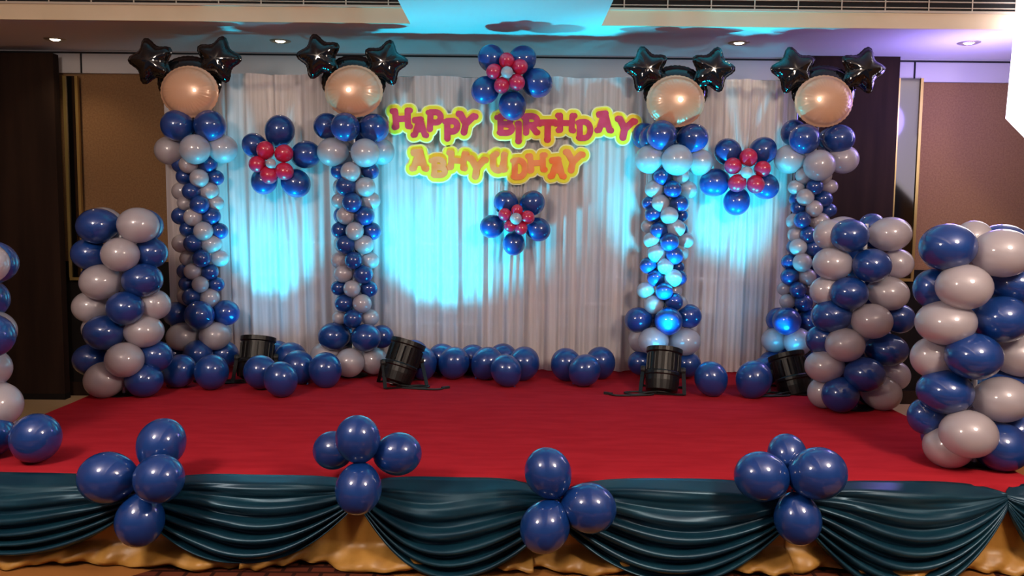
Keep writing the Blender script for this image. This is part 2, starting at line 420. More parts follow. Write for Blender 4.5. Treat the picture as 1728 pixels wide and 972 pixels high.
# ------------------------------------------------------------------ curtain backdrop
ztop = lambda px: at(px, 126 + (px - 400) * 0.011, Y_CURT).z
fx0, fx1 = at(286, 400, Y_CURT + 0.09).x, at(1336, 400, Y_CURT + 0.09).x
zt = ztop(850)
bf = thing('backdrop_frame', 'grey metal pipe frame carrying the white sheer curtains', 'frame', ((fx0 + fx1) / 2, Y_CURT + 0.19, STAGE))
hw = (fx1 - fx0) / 2
obj('top_bar', tube(bmesh.new(), [(-hw - 0.02, -0.12, zt - STAGE - 0.01), (hw + 0.1, -0.12, zt - STAGE - 0.01)], 0.018, 10), 'black_metal', bf, False)
for px in (286, 505, 655, 1075, 1336):
    x = at(px, 400, Y_CURT + 0.19).x - bf.location.x
    obj('upright', tube(bmesh.new(), [(x, 0, 0), (x, 0, zt - STAGE - 0.10), (x, -0.12, zt - STAGE - 0.02)], 0.016, 10), 'steel', bf, False)
for py in (412, 468, 512, 548):
    z = at(864, py, Y_CURT + 0.19).z - STAGE
    obj('crossbar', tube(bmesh.new(), [(-hw, 0.02, z), (hw, 0.02, z)], 0.018, 8), 'steel', bf, False)

def curtain(pxa, pxb, label, seed, dy=0.0, pinch=None):
    rnd = random.Random(seed)
    x0, x1 = at(pxa, 380, Y_CURT).x, at(pxb, 380, Y_CURT).x
    W = x1 - x0; nx, nz = max(60, int(W * 170)), 46
    ws = [(rnd.uniform(18, 30), rnd.uniform(0, 6), 0.022), (rnd.uniform(36, 55), rnd.uniform(0, 6), 0.014), (rnd.uniform(75, 110), rnd.uniform(0, 6), 0.007)]
    slants = [(rnd.uniform(-1, 1), rnd.uniform(0, 6)) for _ in ws]
    z1 = ztop((pxa + pxb) / 2) + 0.01
    V, Fc = [], []
    for i in range(nx + 1):
        u = i / nx; x = x0 + W * u
        for j in range(nz + 1):
            v = j / nz; z = STAGE + 0.012 + (z1 - STAGE - 0.012) * v
            y = 0
            for (k, p, a), (sl, sp) in zip(ws, slants):
                y += a * math.sin(k * (x + 0.06 * sl * (1 - v) * math.sin(2.3 * x + sp)) + p + 0.7 * math.sin(3 * x + sp))
            y *= 0.6 + 0.6 * (1 - v)
            y += 0.10 * (1 - v) ** 2
            if pinch:
                d = (x - pinch[0]); g = math.exp(-(d / 0.16) ** 2) * max(0, 1 - abs(z - pinch[1]) / 1.3)
                y += 0.014 * g * math.sin(95 * d / (0.35 + abs(z - pinch[1]) * 0.9))
            if j == nz: y += 0.004 * math.sin(60 * x)
            zz = z - (0.012 * math.sin(5.0 * x + seed) ** 2 if j == nz else 0)
            V.append((x - x0, y, zz - STAGE))
    for i in range(nx):
        for j in range(nz):
            k = i * (nz + 1) + j
            Fc.append((k, k + nz + 1, k + nz + 2, k + 1))
    o = pyobj('curtain', V, Fc, 'sheer', None, True); o.location = (x0, Y_CURT + dy, STAGE)
    tag(o, label, 'curtain', 'white sheer curtain panels of the backdrop')
def pinch(px, py):
    p = at(px, py, Y_CURT); return (p.x, p.z)
curtain(283, 395, 'narrow white sheer curtain behind the leftmost slim column', 11)
curtain(388, 602, 'white sheer curtain behind the left balloon flower', 12, -0.02, pinch(470, 250))
curtain(594, 832, 'white sheer curtain behind the HAPPY lettering', 13)
curtain(824, 1098, 'white sheer curtain behind the small central balloon flower', 14, -0.02, pinch(875, 330))
curtain(1090, 1334, 'white sheer curtain behind the right balloon flower', 15, 0.0, pinch(1255, 270))

# ------------------------------------------------------------------ balloons
def balloon_mesh(name, m):
    """unit balloon: round end at +Z, neck and knot at -Z"""
    bm = bmesh.new()
    prof = [(0.0, -1.16), (0.07, -1.155), (0.085, -1.13), (0.045, -1.09), (0.06, -1.06)]
    N = 20
    for k in range(1, N):
        a = -math.pi / 2 + math.pi * (k + 0.6) / (N + 0.6)
        r, z = math.cos(a), math.sin(a)
        if z < 0: r *= 1 - 0.10 * (-z) ** 1.5; z *= 1.06
        prof.append((max(r, 0.06), z))
    prof.append((0.0, 1.0))
    lathe(bm, prof, 28)
    bmesh.ops.remove_doubles(bm, verts=bm.verts, dist=1e-5)
    me = bpy.data.meshes.new(name); bm.normal_update(); bm.to_mesh(me); bm.free()
    for p in me.polygons: p.use_smooth = True
    me.materials.append(M[m])
    return me
BM = {'B': balloon_mesh('blue_balloon', 'blue'), 'W': balloon_mesh('pearl_balloon', 'white'), 'R': balloon_mesh('red_balloon', 'red')}

def put(mesh, P, axis, rt, rv, rr, parent=None, name='balloon'):
    """balloon at P; knot points along -axis; rt / rv / rr = radii across, upright, along the axis"""
    a = Vector(axis).normalized()
    up = Vector((0, 0, 1)) if abs(a.z) < 0.9 else Vector((0, 1, 0))
    xx = up.cross(a).normalized(); yy = a.cross(xx)
    m = Matrix((xx, yy, a)).transposed().to_4x4()
    o = bpy.data.objects.new(name, mesh); COL.objects.link(o)
    Pl = Vector(P)
    if parent is not None:
        o.parent = parent; Pl = Pl - Vector(parent.location)
    o.matrix_local = Matrix.Translation(Pl) @ m @ Matrix.Diagonal((rt, rv, rr, 1))
    return o

def column(name, label, cat, group, Y, top, bot, balls, k_ring=1.28, pole_r=0.012, base=True, extra=0.0):
    T, B = at(*top, Y), at(*bot, Y)
    root = thing(name, label, cat, (B.x, Y, STAGE), group)
    def axis_x(z): return B.x + (T.x - B.x) * (z - B.z) / (T.z - B.z)
    placed = []
    for b in balls:
        px, py, rx, c = b[:4]
        ry = rx; tg = 'f'
        for e in b[4:]:
            if isinstance(e, str): tg = e
            else: ry = e
        P0 = at(px, py, Y); r0 = m_of((rx + ry) / 2, Y)
        ring = k_ring * r0
        if tg in ('s', 'b'): ring = k_ring * m_of(max(rx, ry), Y) * 1.15
        dx = P0.x - axis_x(P0.z)
        if tg == 'f': dy = -math.sqrt(max(ring ** 2 - dx ** 2, (0.25 * ring) ** 2))
        elif tg == 's': dy = 0.0
        else: dy = 0.7 * ring
        P = at(px, py, Y + dy); kx, ky = m_of(rx, Y + dy), m_of(ry, Y + dy)
        P.z = max(P.z, STAGE + ky * 0.97)
        placed.append((P, kx, ky, c, tg, axis_x(P.z)))
    allb = list(placed)
    for P, kx, ky, c, tg, ax in placed:
        if tg != 'f': continue
        Q = Vector((2 * ax - P.x, 2 * Y - P.y, P.z))
        if all((Q - o[0]).length > 0.85 * ky for o in allb): allb.append((Q, kx, ky, c, 't', ax))
    for P, kx, ky, c, tg, ax in allb:
        d = P - Vector((ax, Y, P.z))
        if d.length < 1e-3: d = Vector((0, -1, 0))
        put(BM[c], P, d + Vector((random.uniform(-.03, .03), 0, random.uniform(-.03, .03))) , kx, ky, (kx + ky) / 2 * 1.06, root)
    zT = max(o[0].z for o in allb)
    obj('pole', tube(bmesh.new(), [(0, 0, 0.0), (axis_x(zT) - B.x, 0, zT - STAGE + extra)], pole_r, 8), 'steel', root)
    if base: obj('base', lathe(bmesh.new(), [(0.0, 0.0), (0.13, 0.0), (0.13, 0.008), (0.0, 0.012)], 20), 'black_metal', root)
    return root

G1 = 'slim blue and white balloon columns along the curtain'
column('balloon_column', 'leftmost slim spiral balloon column, beside the brown wall', 'balloon column', G1, 7.34, (326, 200), (338, 612), [
    (299.5,212,26,'B'),(354,212,26,'B'),(287,254,24,'W','s'),(329,252,25,'W'),(375,251.5,24,'W','s'),
    (318,277.5,15,'W'),(351,277.5,15,'B'),(312,298,14,'B','s'),(336,301,15.5,'W'),(364,300,13,'B','s'),
    (323,323,15,'B'),(353,323,15.5,'W'),(313,343,13,'W','s'),(336.5,345.5,16,'B'),(364,343,13,'W','s'),
    (325.5,366.5,15,'W'),(356,365,15.5,'B'),(317,387,13,'B','s'),(343,390,16,'W'),(370,390,14,'B','s'),
    (325,411,15,'B'),(357.5,412,16,'W'),(317,436,13,'W','s'),(340,436,15,'B'),(371,436,14,'W','s'),
    (325,458,14,'W'),(354,459,14,'B'),(315.5,479,13,'B','s'),(338,480,14,'W'),(365,480,13,'B','s'),
    (323,501,15,'B'),(354,502.5,16,'W'),(297,530,21,'B','s'),(336.5,532,25,'B'),(381,528,22,'B','s'),
    (308,568,27,'W',24),(362.5,567,26,'W',24),(334,598,25,'B'),(378.5,598,23,'B','s'),(290,598,23,'B','s')], extra=0.25)
column('balloon_column', 'slim spiral balloon column left of the HAPPY lettering', 'balloon column', G1, 7.34, (598, 200), (596, 612), [
    (552,213,21,'B',22,'s'),(583,214.5,24,'B'),(631,216,24,'B'),(561,256.5,24,'W'),(616,258,24,'W'),(643.5,256,20,'W',22,'b'),
    (572,289,13,'B','s'),(592,290,17,'W'),(625,288.5,14,'B','s'),(584,314.5,17,'B'),(616,316,17,'W'),
    (573,339,13,'W','s'),(594,342,17,'B'),(626,339,15,'W','s'),(583,364,15,'W'),(615,364,16.5,'B'),
    (574,388.5,14,'B','s'),(598.5,390,15.5,'W'),(627.5,390,15,'B','s'),(583,413,16,'B'),(614.5,413,16,'W'),
    (573,439.5,14,'W','s'),(596.5,439.5,15,'B'),(625,439.5,14,'W','s'),(579,462,15,'W'),(613,463,16,'B'),
    (572,486,13,'B','s'),(594,487,14.5,'W'),(622.5,487.5,14,'B','s'),(580.5,512,15,'B'),(611,512,16,'W'),
    (573,536,12,'W','s'),(595,538,16,'B'),(625,536,14,'W','s'),
    (563,568,26,'B',24),(617.5,570,25,'B',24),(643.5,568,20,'B','b'),(547,600,22,'W','s'),(590,612,25,'W'),(631,609,23,'W')], extra=0.25)
column('balloon_column', 'slim spiral balloon column right of the BIRTHDAY lettering', 'balloon column', G1, 7.34, (1137, 215), (1119, 618), [
    (1087,229,18,'B',22,'b'),(1117,228,25,'B'),(1168.5,233,26,'B',24),(1097,269,24,'W'),(1142.5,270,26,'W'),(1181,274,20,'W',22,'s'),
    (1118,297.5,15,'B'),(1149,296,14,'W'),(1104,319.5,15,'W'),(1135,319.5,15,'B'),
    (1096,343,12,'B','s'),(1114.5,343,15,'W'),(1146,344,15,'B'),(1103,361.5,14,'B'),(1129.5,364,15,'W'),(1150,364,11,'B','b'),
    (1112,389,15,'B'),(1141,385,15,'W'),(1093,382,11,'W','b'),(1100.5,405,14,'W'),(1130,408.5,16,'B'),
    (1109,427,15.5,'W'),(1137.5,431,15.5,'B'),(1094,448,14,'B','s'),(1123,449.5,13.5,'W'),(1144,451,11,'B','b'),
    (1107,469,14.5,'B'),(1136,469,15,'W'),(1089,490,14,'W','s'),(1121,491.5,15,'B'),(1139,491,12,'W','b'),
    (1103,514,16,'W'),(1137.5,509,15,'B'),(1077,540,22,'B','s'),(1128,542,24,'B'),(1162,533.5,21,'B','s'),
    (1103,575.5,26,'W',24),(1156,576.5,26,'W',24),(1081,612.5,21,'B','s'),(1160,615,22,'B','s'),(1120,615,24,'B')], extra=0.25)
column('balloon_column', 'rightmost slim balloon column, leaning, behind the large right tower', 'balloon column', G1, 7.34, (1383, 220), (1332, 618), [
    (1339,224,18,'B',22,'b'),(1358,234.5,25,'B'),(1416,234.5,24,'B'),(1332,269,24,'W','s'),(1382.5,279,26,'W'),(1423,269,24,'W','s'),
    (1357,296,14,'W'),(1388,298,13,'W'),(1343,316,12.5,'W','s'),(1375,315,14,'B'),(1401,315,12,'W','s'),
    (1359,333,14.5,'W'),(1390,336,14,'B'),(1347,350.5,12,'B','s'),(1374,352,14,'W'),(1399,355,12,'B','s'),
    (1354,371.5,14.5,'B'),(1384,374,15,'W'),(1343,396,13,'W','s'),(1364,396,14,'B'),(1392,398,13,'W','s'),
    (1347,417,14.5,'W'),(1373,418,15,'B'),(1332,442,13,'B','s'),(1354,443,16,'W'),(1380,443,13,'B','s'),
    (1333,467,15,'B'),(1362.5,467,14,'W'),(1346.5,489,14,'B'),(1369,486,13,'W','s'),(1324,487,12,'W','b'),
    (1329,509,13,'W'),(1356,511,15,'B'),(1328,542,24,'B'),(1368,543,22,'B'),
    (1307,574,21,'W','s'),(1346.5,576.5,24,'W'),(1385,574,21,'W','s'),(1303,614,22,'B','s'),(1340,616,24,'B'),(1378,614,22,'B','s')], extra=0.25)

G2 = 'thick blue and white balloon towers'
column('balloon_tower', 'thick blue and white balloon tower at the back left of the stage', 'balloon tower', G2, 6.47, (203, 380), (209, 655), [
    (164.5,381.5,34,'B',30),(233,380,34,'W',30),(151,429,29,'B',27,'s'),(203,429.5,31,'W',29),(254.5,427,26,'B',26,'s'),
    (170,476,34,'W',30),(240,473,34,'B',29),(152.5,518,29,'W',27,'s'),(211,520,31,'B',29),(260,514,26,'W',26,'s'),
    (176,561,34,'B',30),(243,559,33,'W',28),(152.5,607,28,'B',27,'s'),(210,607,32,'W',30),(262,601,27,'B',27,'s'),
    (177,655,33,'W',31),(243,651,31,'B',30)], pole_r=0.014, extra=0.02)
column('balloon_tower', 'thick blue and white balloon tower in front of the rightmost slim column', 'balloon tower', G2, 6.25, (1462, 390), (1444, 675), [
    (1401,396,26,'W',26,'s'),(1434,397.5,32,'B',28),(1471,382,22,'B','b'),(1502,395,36,'W',29),
    (1405,445,33,'W',28),(1471,448,32,'B',29),(1515,445,24,'W',25,'s'),(1393,491,24,'W',25,'s'),(1433,495,32,'B',28),(1499,495,35,'W',29),
    (1403,533,34,'B',29),(1471,542,34,'W',30),(1519,538,22,'B',25,'s'),(1386,573,24,'B',25,'s'),(1426,582,33,'W',29),(1497,590,37,'B',28),
    (1391,618,33,'W',28),(1459,632,34,'B',30),(1511,634,22,'W',25,'s'),(1390,668,25,'W',27,'s'),(1418,677,31,'B',31),(1487,679,32,'W',30)], pole_r=0.014, extra=0.02)
column('balloon_tower', 'largest blue and white balloon tower at the right front corner', 'balloon tower', G2, 4.82, (1646, 415), (1643, 790), [
    (1600,417,46,'B',40),(1691,427,49,'W',41),(1643,402,30,'W','b'),(1576,487,30,'B',34,'s'),(1627,484,45,'W',39),(1712,480,42,'B',36,'s'),
    (1596,544,50,'W',38),(1691,539,46,'B',40),(1573,603,32,'W',35,'s'),(1643,601,46,'B',40),(1718,600,42,'W',36,'s'),
    (1595,661,47,'B',38),(1691,674,46,'W',39),(1563,702,27,'B',32,'s'),(1634,732,47,'W',41),(1712,729,42,'B',36,'s'),
    (1599,777,41,'W',37),(1686,793,46,'B',42)], pole_r=0.016, extra=0.02)
column('balloon_tower', 'blue and white balloon tower cut off by the left edge', 'balloon tower', G2, 4.86, (-62, 420), (-62, 770), [
    (-33,444,44,'W',38),(-110,444,44,'B',38),(-60,505,44,'W',38),(-20,505,30,'B',34,'b'),(-23,567,45,'B',39),(-108,565,44,'W',38),
    (-25,621,42,'W',36,'s'),(-62,622,44,'B',38),(-8,683,43,'W',40),(-100,683,44,'B',38),(-22,752,44,'B',40),(-105,755,44,'W',40)], pole_r=0.016, extra=0.02)

# flowers of balloons pinned to the curtain
def flower(label, blues, reds, centre, Y0=7.42):
    c = at(centre[0], centre[1], Y0)
    root = thing('balloon_flower', label, 'balloon flower', tuple(c), 'balloon flowers on the curtain')
    def ring(lst, mesh, Y, nm):
        for b in lst:
            px, py, rx = b[:3]; ry = b[3] if len(b) > 3 else rx
            P = at(px, py, Y); d = Vector((P.x - c.x, -0.10, P.z - c.z))
            r = m_of((rx + ry) / 2, Y)
            put(mesh, P, d, r * 0.99, r * 0.99, r * 1.08, root, nm)
    ring(blues, BM['B'], Y0 - 0.06, 'petal')
    ring(reds, BM['R'], Y0 - 0.19, 'inner_petal')
    P = at(centre[0], centre[1], Y0 - 0.25); r = m_of(centre[2], Y0 - 0.25)
    put(BM['W'], P, (0, -1, 0), r, r, r, root, 'centre_balloon')
flower('balloon flower with pink centre overlapping the top of the BIRTHDAY lettering',
       [(830,99,22,23),(881,101,23),(906,140,23,26),(819,152,21,25),(864.6,178,24,23)],
       [(855,102.6,13),(877,113,13),(872,138.6,13.5),(846.6,144,13),(834,120.6,13)], (855.6,122,10), 7.36)
flower('small balloon flower with red centre below the orange lettering',
       [(854,343,21),(898,343,21),(830.6,382,19,21),(907.5,387,20,21),(867,411,20,18)],
       [(872.5,355,10),(852,362,11),(890,367,12),(861,381,10.5),(879,385,11)], (870.6,369,10))
flower('balloon flower with red centre between the two left slim columns',
       [(472,221,25),(430,246,20,21),(516,261,22,25),(499,309,24,24),(446,305,22)],
       [(448,254,15),(479,259,15),(434.5,277,14),(454,295,15),(479.7,289,15)], (457,276,8.5))
flower('balloon flower with pink centre between the two right slim columns',
       [(1228.6,257,23,22),(1286.5,255.5,24,22),(1206,308,23,25),(1243,340,24,21),(1291,314,22)],
       [(1263,266,15),(1237,280,14),(1286.5,285,13.5),(1244,309,15),(1275,311,15)], (1260,291,10))

# clusters tied to the stage front
def cluster(label, balls, Y0):
    cx = sum(b[0] for b in balls) / len(balls); cyp = sum(b[1] for b in balls) / len(balls)
    c = at(cx, cyp, Y0)
    root = thing('balloon_cluster', label, 'balloon cluster', tuple(c), 'blue balloon clusters on the stage front')
    for px, py, rx, ry, dy in balls:
        P = at(px, py, Y0 + dy); kx, ky = m_of(rx, Y0 + dy), m_of(ry, Y0 + dy)
        d = P - c
        put(BM['B'], P, d + Vector((0, -0.02, 0.0)), (kx + ky) / 2, (kx + ky) / 2, (kx + ky) / 2 * 1.1, root)
YC = 4.22
cluster('four blue balloons tied on the stage front, leftmost cluster', [(272,749,43,38,.12),(181,806,46,43,-.02),(268,808,44,41,-.10),(236,878,42,41,-.02)], YC)
cluster('four blue balloons tied on the stage front below the second slim column', [(604,741,39,38,-.02),(562,760,32,34,.14),(672,766,35,39,.06),(605,825,39,42,-.08)], YC)
cluster('three blue balloons tied on the stage front, right of the middle', [(925,798,39,42,.02),(994,857,46,41,-.02),(920,889,42,44,-.06)], YC)
cluster('four blue balloons tied on the stage front, rightmost cluster', [(1328,766,34,32,.16),(1285,804,44,42,0),(1380,799,46,44,-.04),(1346,876,41,40,-.02)], YC)

# loose balloons lying on the stage
G3 = 'loose blue balloons lying on the stage'
LOOSE = []
def loose(px, py, r, label):
    P = on_z(px, py, STAGE + r)
    P.y = min(P.y, Y_CURT + 0.03 - r)
    LOOSE.append([at(px, py, P.y).x, P.y, r, label])
def settle():
    fixed = [(at(px, 615, Y).x, Y, 0.16) for px, Y in ((433, 7.10), (679, 6.95), (1119, 6.80), (1335, 6.85))]
    for _ in range(60):
        for i, a in enumerate(LOOSE):
            for b in LOOSE[i + 1:]:
                need = (a[2] + b[2]) * 0.93; dx = a[0] - b[0]
                dist = math.hypot(dx, a[1] - b[1])
                if dist < need:
                    n_, f = (a, b) if a[1] < b[1] else (b, a)
                    n_[1] -= 0.15 * (need - dist); f[1] = min(f[1] + 0.06 * (need - dist), Y_CURT + 0.03 - f[2])
            for fx, fy, fr in fixed:
                dist = math.hypot(a[0] - fx, a[1] - fy); need = fr + a[2]
                if dist < need: a[1] += (0.1 if a[1] > fy else -0.1) * (need - dist); a[1] = min(a[1], Y_CURT + 0.03 - a[2])
    for x, y, r, label in LOOSE:
        o = put(BM['B'], (x, y, STAGE + r * 1.03), (random.uniform(-.5, .5), random.uniform(-.6, .2), random.uniform(.5, 1)), r * 0.98, r * 0.98, r * 1.06, None, 'loose_balloon')
        tag(o, label, 'balloon', G3)
for a in (
    (60, 741, 0.140, 'blue balloon lying on the carpet at the far left front'),
    (303, 627, 0.135, 'blue balloon lying right against the left thick tower'),
    (357, 629, 0.140, 'blue balloon in front of the base of the leftmost slim column'),
    (440, 629, 0.140, 'blue balloon in front of the leftmost stage light'),
    (474, 641, 0.135, 'frontmost blue balloon beside the leftmost stage light'),
    (504, 620, 0.138, 'blue balloon in the middle of the group right of the leftmost stage light'),
    (549, 625, 0.140, 'blue balloon touching the base of the second slim column'),
    (500, 601, 0.150, 'blue balloon half hidden at the back beside the leftmost stage light'),
    (468, 603, 0.140, 'blue balloon behind the leftmost stage light, mostly hidden'),
    (712, 612, 0.140, 'blue balloon half hidden behind the second stage light'),
    (698, 600, 0.150, 'blue balloon peeking above the second stage light'),
    (747, 602, 0.138, 'blue balloon at the back left of the central row'),
    (766, 613, 0.140, 'second front blue balloon of the central row from the stage light'),
    (797, 602, 0.134, 'blue balloon at the back middle of the central row'),
    (822, 614, 0.142, 'blue balloon at the front middle of the central row'),
    (848, 600, 0.140, 'blue balloon at the back right of the central row'),
    (854, 626, 0.132, 'frontmost blue balloon of the central row'),
    (884, 614, 0.142, 'blue balloon at the right end of the central row'),
    (955.5, 616, 0.140, 'left balloon of the trio on the carpet right of centre'),
    (986.5, 626, 0.136, 'front middle balloon of the trio on the carpet right of centre'),
    (1013, 613, 0.138, 'right balloon of the trio on the carpet right of centre'),
    (1200, 640, 0.136, 'lone blue balloon right of the third stage light'),
    (1272, 641, 0.146, 'blue balloon left of the rightmost stage light'),
    (1293, 628, 0.120, 'blue balloon half hidden beside the rightmost stage light')):
    loose(*a)
settle()

# ------------------------------------------------------------------ foil balloons on the columns (plain stand-ins)
def foil(name, outline, depth, m, parent, loc, rotz=0.0, tilt=0.0, pucker=36, n=96):
    """pillow of two foil sheets welded along an outline r(theta)"""
    V, Fc = [(0, -depth, 0), (0, depth, 0)], []
    rs = [0.15, 0.3, 0.45, 0.6, 0.74, 0.86, 0.94, 1.0, 1.05]
    rings = {}
    for sgn in (-1, 1):
        for k, f in enumerate(rs):
            for i in range(n):
                th = 2 * math.pi * i / n; r = outline(th)
                h = depth * max(0.0, 1 - min(f, 1) ** 2.4) ** 0.6
                if 0.55 < f <= 1.0: h *= 1 + 0.10 * math.sin(pucker * th) * (f - .55) / .45
                rings[(sgn, k, i)] = len(V)
                rr = r * (f if f <= 1 else f + 0.012 * math.sin(pucker * th))
                V.append((rr * math.cos(th), sgn * max(h, 0.0012), rr * math.sin(th)))
    for sgn in (-1, 1):
        c = 0 if sgn < 0 else 1
        for i in range(n):
            j = (i + 1) % n
            t = (c, rings[(sgn, 0, i)], rings[(sgn, 0, j)]); Fc.append(t if sgn < 0 else t[::-1])
            for k in range(len(rs) - 1):
                q = (rings[(sgn, k, i)], rings[(sgn, k + 1, i)], rings[(sgn, k + 1, j)], rings[(sgn, k, j)])
                Fc.append(q if sgn < 0 else q[::-1])
    for i in range(n):
        j = (i + 1) % n; k = len(rs) - 1
        Fc.append((rings[(-1, k, j)], rings[(-1, k, i)], rings[(1, k, i)], rings[(1, k, j)]))
    o = pyobj(name, V, Fc, m, parent, True)
    o.location = loc; o.rotation_euler = (0, rotz, 0) if not tilt else (tilt, rotz, 0)
    return o
def star_outline(R_):
    def f(th):
        a = (th - math.pi / 2) * 5
        return R_ * (0.86 + 0.155 * math.cos(a) + 0.015 * math.cos(2 * a))
    return f
def round_outline(rx, rz):
    return lambda th: 1 / math.sqrt((math.cos(th) / rx) ** 2 + (math.sin(th) / rz) ** 2)
def foil_bunch(label, face, s1, s2):
    Y = 7.26
    c = at(face[0], face[1], Y)
    t = thing('foil_balloon_bunch', label, 'foil balloons', (c.x, Y, c.z - m_of(face[3], Y)), 'foil balloon bunches on the slim columns')
    b = Vector(t.location)
    foil('round_foil_balloon', round_outline(m_of(face[2], Y), m_of(face[3] * .92, Y)), 0.11, 'foil_tan', t, at(face[0], face[1] + 3, Y - 0.02) - b)
    p = at(face[0], face[1] - 13, Y + 0.10)
    foil('backing_foil_balloon', round_outline(m_of(face[2] * 1.12, Y), m_of(face[3] * .95, Y)), 0.08, 'foil_black', t, p - b)
    for k, s in enumerate((s1, s2)):
        p = at(s[0], s[1], Y + 0.04)
        foil('star_foil_balloon', star_outline(m_of(s[2] * 1.05, Y)), 0.085, 'foil_black', t, p - b, (-0.25, 0.25)[k])
foil_bunch('plain tan and black foil balloons topping the leftmost slim column', (320,152,46,44), (256,104,35), (368,101,35))
foil_bunch('plain tan and black foil balloons topping the column left of the lettering', (597,151,46,44), (539,96,34), (650,106,34))
foil_bunch('plain tan and black foil balloons topping the column right of the lettering', (1140,168,46,44), (1091,117,34), (1202,118,34))
foil_bunch('plain tan and black foil balloons topping the rightmost slim column', (1390,168,46,44), (1340,119,35), (1455,119,35))

# ------------------------------------------------------------------ lettering
def arc(cx, cy_, rx, ry, a0, a1, n=9):
    return [(cx + rx * math.cos(R(a0 + (a1 - a0) * i / n)), cy_ + ry * math.sin(R(a0 + (a1 - a0) * i / n))) for i in range(n + 1)]
# strokes in a box 1 wide, 1 high (centre 0,0); then dots (x, y, r) for the curled ends
LET = {
 'H': ([[(-.28, .36), (-.26, -.34)], [(.28, .36), (.26, -.34)], [(-.27, 0), (.27, 0)]], [(-.38, .36, .13), (.38, .36, .13), (-.34, -.36, .13), (.34, -.36, .13)]),
 'A': ([[(-.24, -.36), (-.02, .38)], [(.24, -.36), (.02, .38)], [(-.16, -.10), (.16, -.10)], [(-.26, .36), (.04, .40)]], [(-.32, -.38, .13), (.32, -.38, .13), (-.28, .30, .10)]),
 'P': ([[(-.18, .36), (-.16, -.38)], [(-.18, .38), (.06, .40)] + arc(.08, .16, .24, .24, 80, -90) + [(-.16, -.08)]], [(-.30, .36, .11), (-.16, -.40, .14)]),
 'Y': ([[(-.30, .34), (0, -.04)], [(.30, .34), (0, -.04)], [(0, 0), (-.02, -.38)]], [(-.38, .34, .13), (.38, .34, .13), (-.02, -.40, .14)]),
 'B': ([[(-.20, .38), (-.18, -.38)], [(-.20, .38), (.02, .40)] + arc(.04, .20, .20, .19, 80, -80) + [(-.12, .02)], [(-.12, .02), (.04, .02)] + arc(.06, -.19, .26, .20, 80, -90) + [(-.18, -.39)]], [(-.36, .32, .11), (-.24, -.38, .11)]),
 'I': ([[(0, .38), (0, -.38)]], [(-.06, .38, .13), (0, -.40, .15)]),
 'R': ([[(-.22, .38), (-.20, -.38)], [(-.22, .38), (.04, .40)] + arc(.06, .18, .23, .21, 80, -90) + [(-.18, -.03)], [(.02, -.04), (.26, -.36)]], [(-.34, .34, .11), (-.22, -.40, .12), (.32, -.36, .12)]),
 'T': ([[(-.34, .36), (.34, .38)], [(0, .36), (0, -.38)]], [(-.40, .30, .12), (.40, .32, .12), (0, -.40, .15)]),
 'D': ([[(-.20, .38), (-.18, -.38)], [(-.20, .38), (-.02, .40)] + arc(0, 0, .30, .40, 80, -80) + [(-.18, -.40)]], [(-.30, .36, .11), (-.26, -.38, .10)]),
 'U': ([[(-.26, .28)] + arc(-.02, -.12, .24, .26, 180, 320) + [(.22, -.02)], [(.24, .36), (.24, -.34)], [(-.26, .28), (-.26, -.12)], [(-.26, .26), (-.10, .38)]], [(-.10, .34, .10), (.30, .36, .12), (.32, -.34, .11)]),
}
def sdf_letters(items, X, Z, stroke):
    """signed distance of a set of placed letters on grid X, Z"""
    D = np.full(X.shape, 1e3)
    for ch, ox, oz, w_, h_, rot in items:
        c, s = math.cos(rot), math.sin(rot)
        def tr(p):
            x, z = p[0] * w_, p[1] * h_
            return ox + c * x - s * z, oz + s * x + c * z
        strokes, dots = LET[ch]
        for st_ in strokes:
            q = [tr(p) for p in st_]
            for (ax, az), (bx, bz) in zip(q, q[1:]):
                dx, dz = bx - ax, bz - az; l2 = dx * dx + dz * dz + 1e-12
                t_ = np.clip(((X - ax) * dx + (Z - az) * dz) / l2, 0, 1)
                D = np.minimum(D, np.hypot(X - ax - t_ * dx, Z - az - t_ * dz) - stroke * h_)
        for x, z, r in dots:
            a, b = tr((x, z)); D = np.minimum(D, np.hypot(X - a, Z - b) - r * h_ * 1.08)
    return D
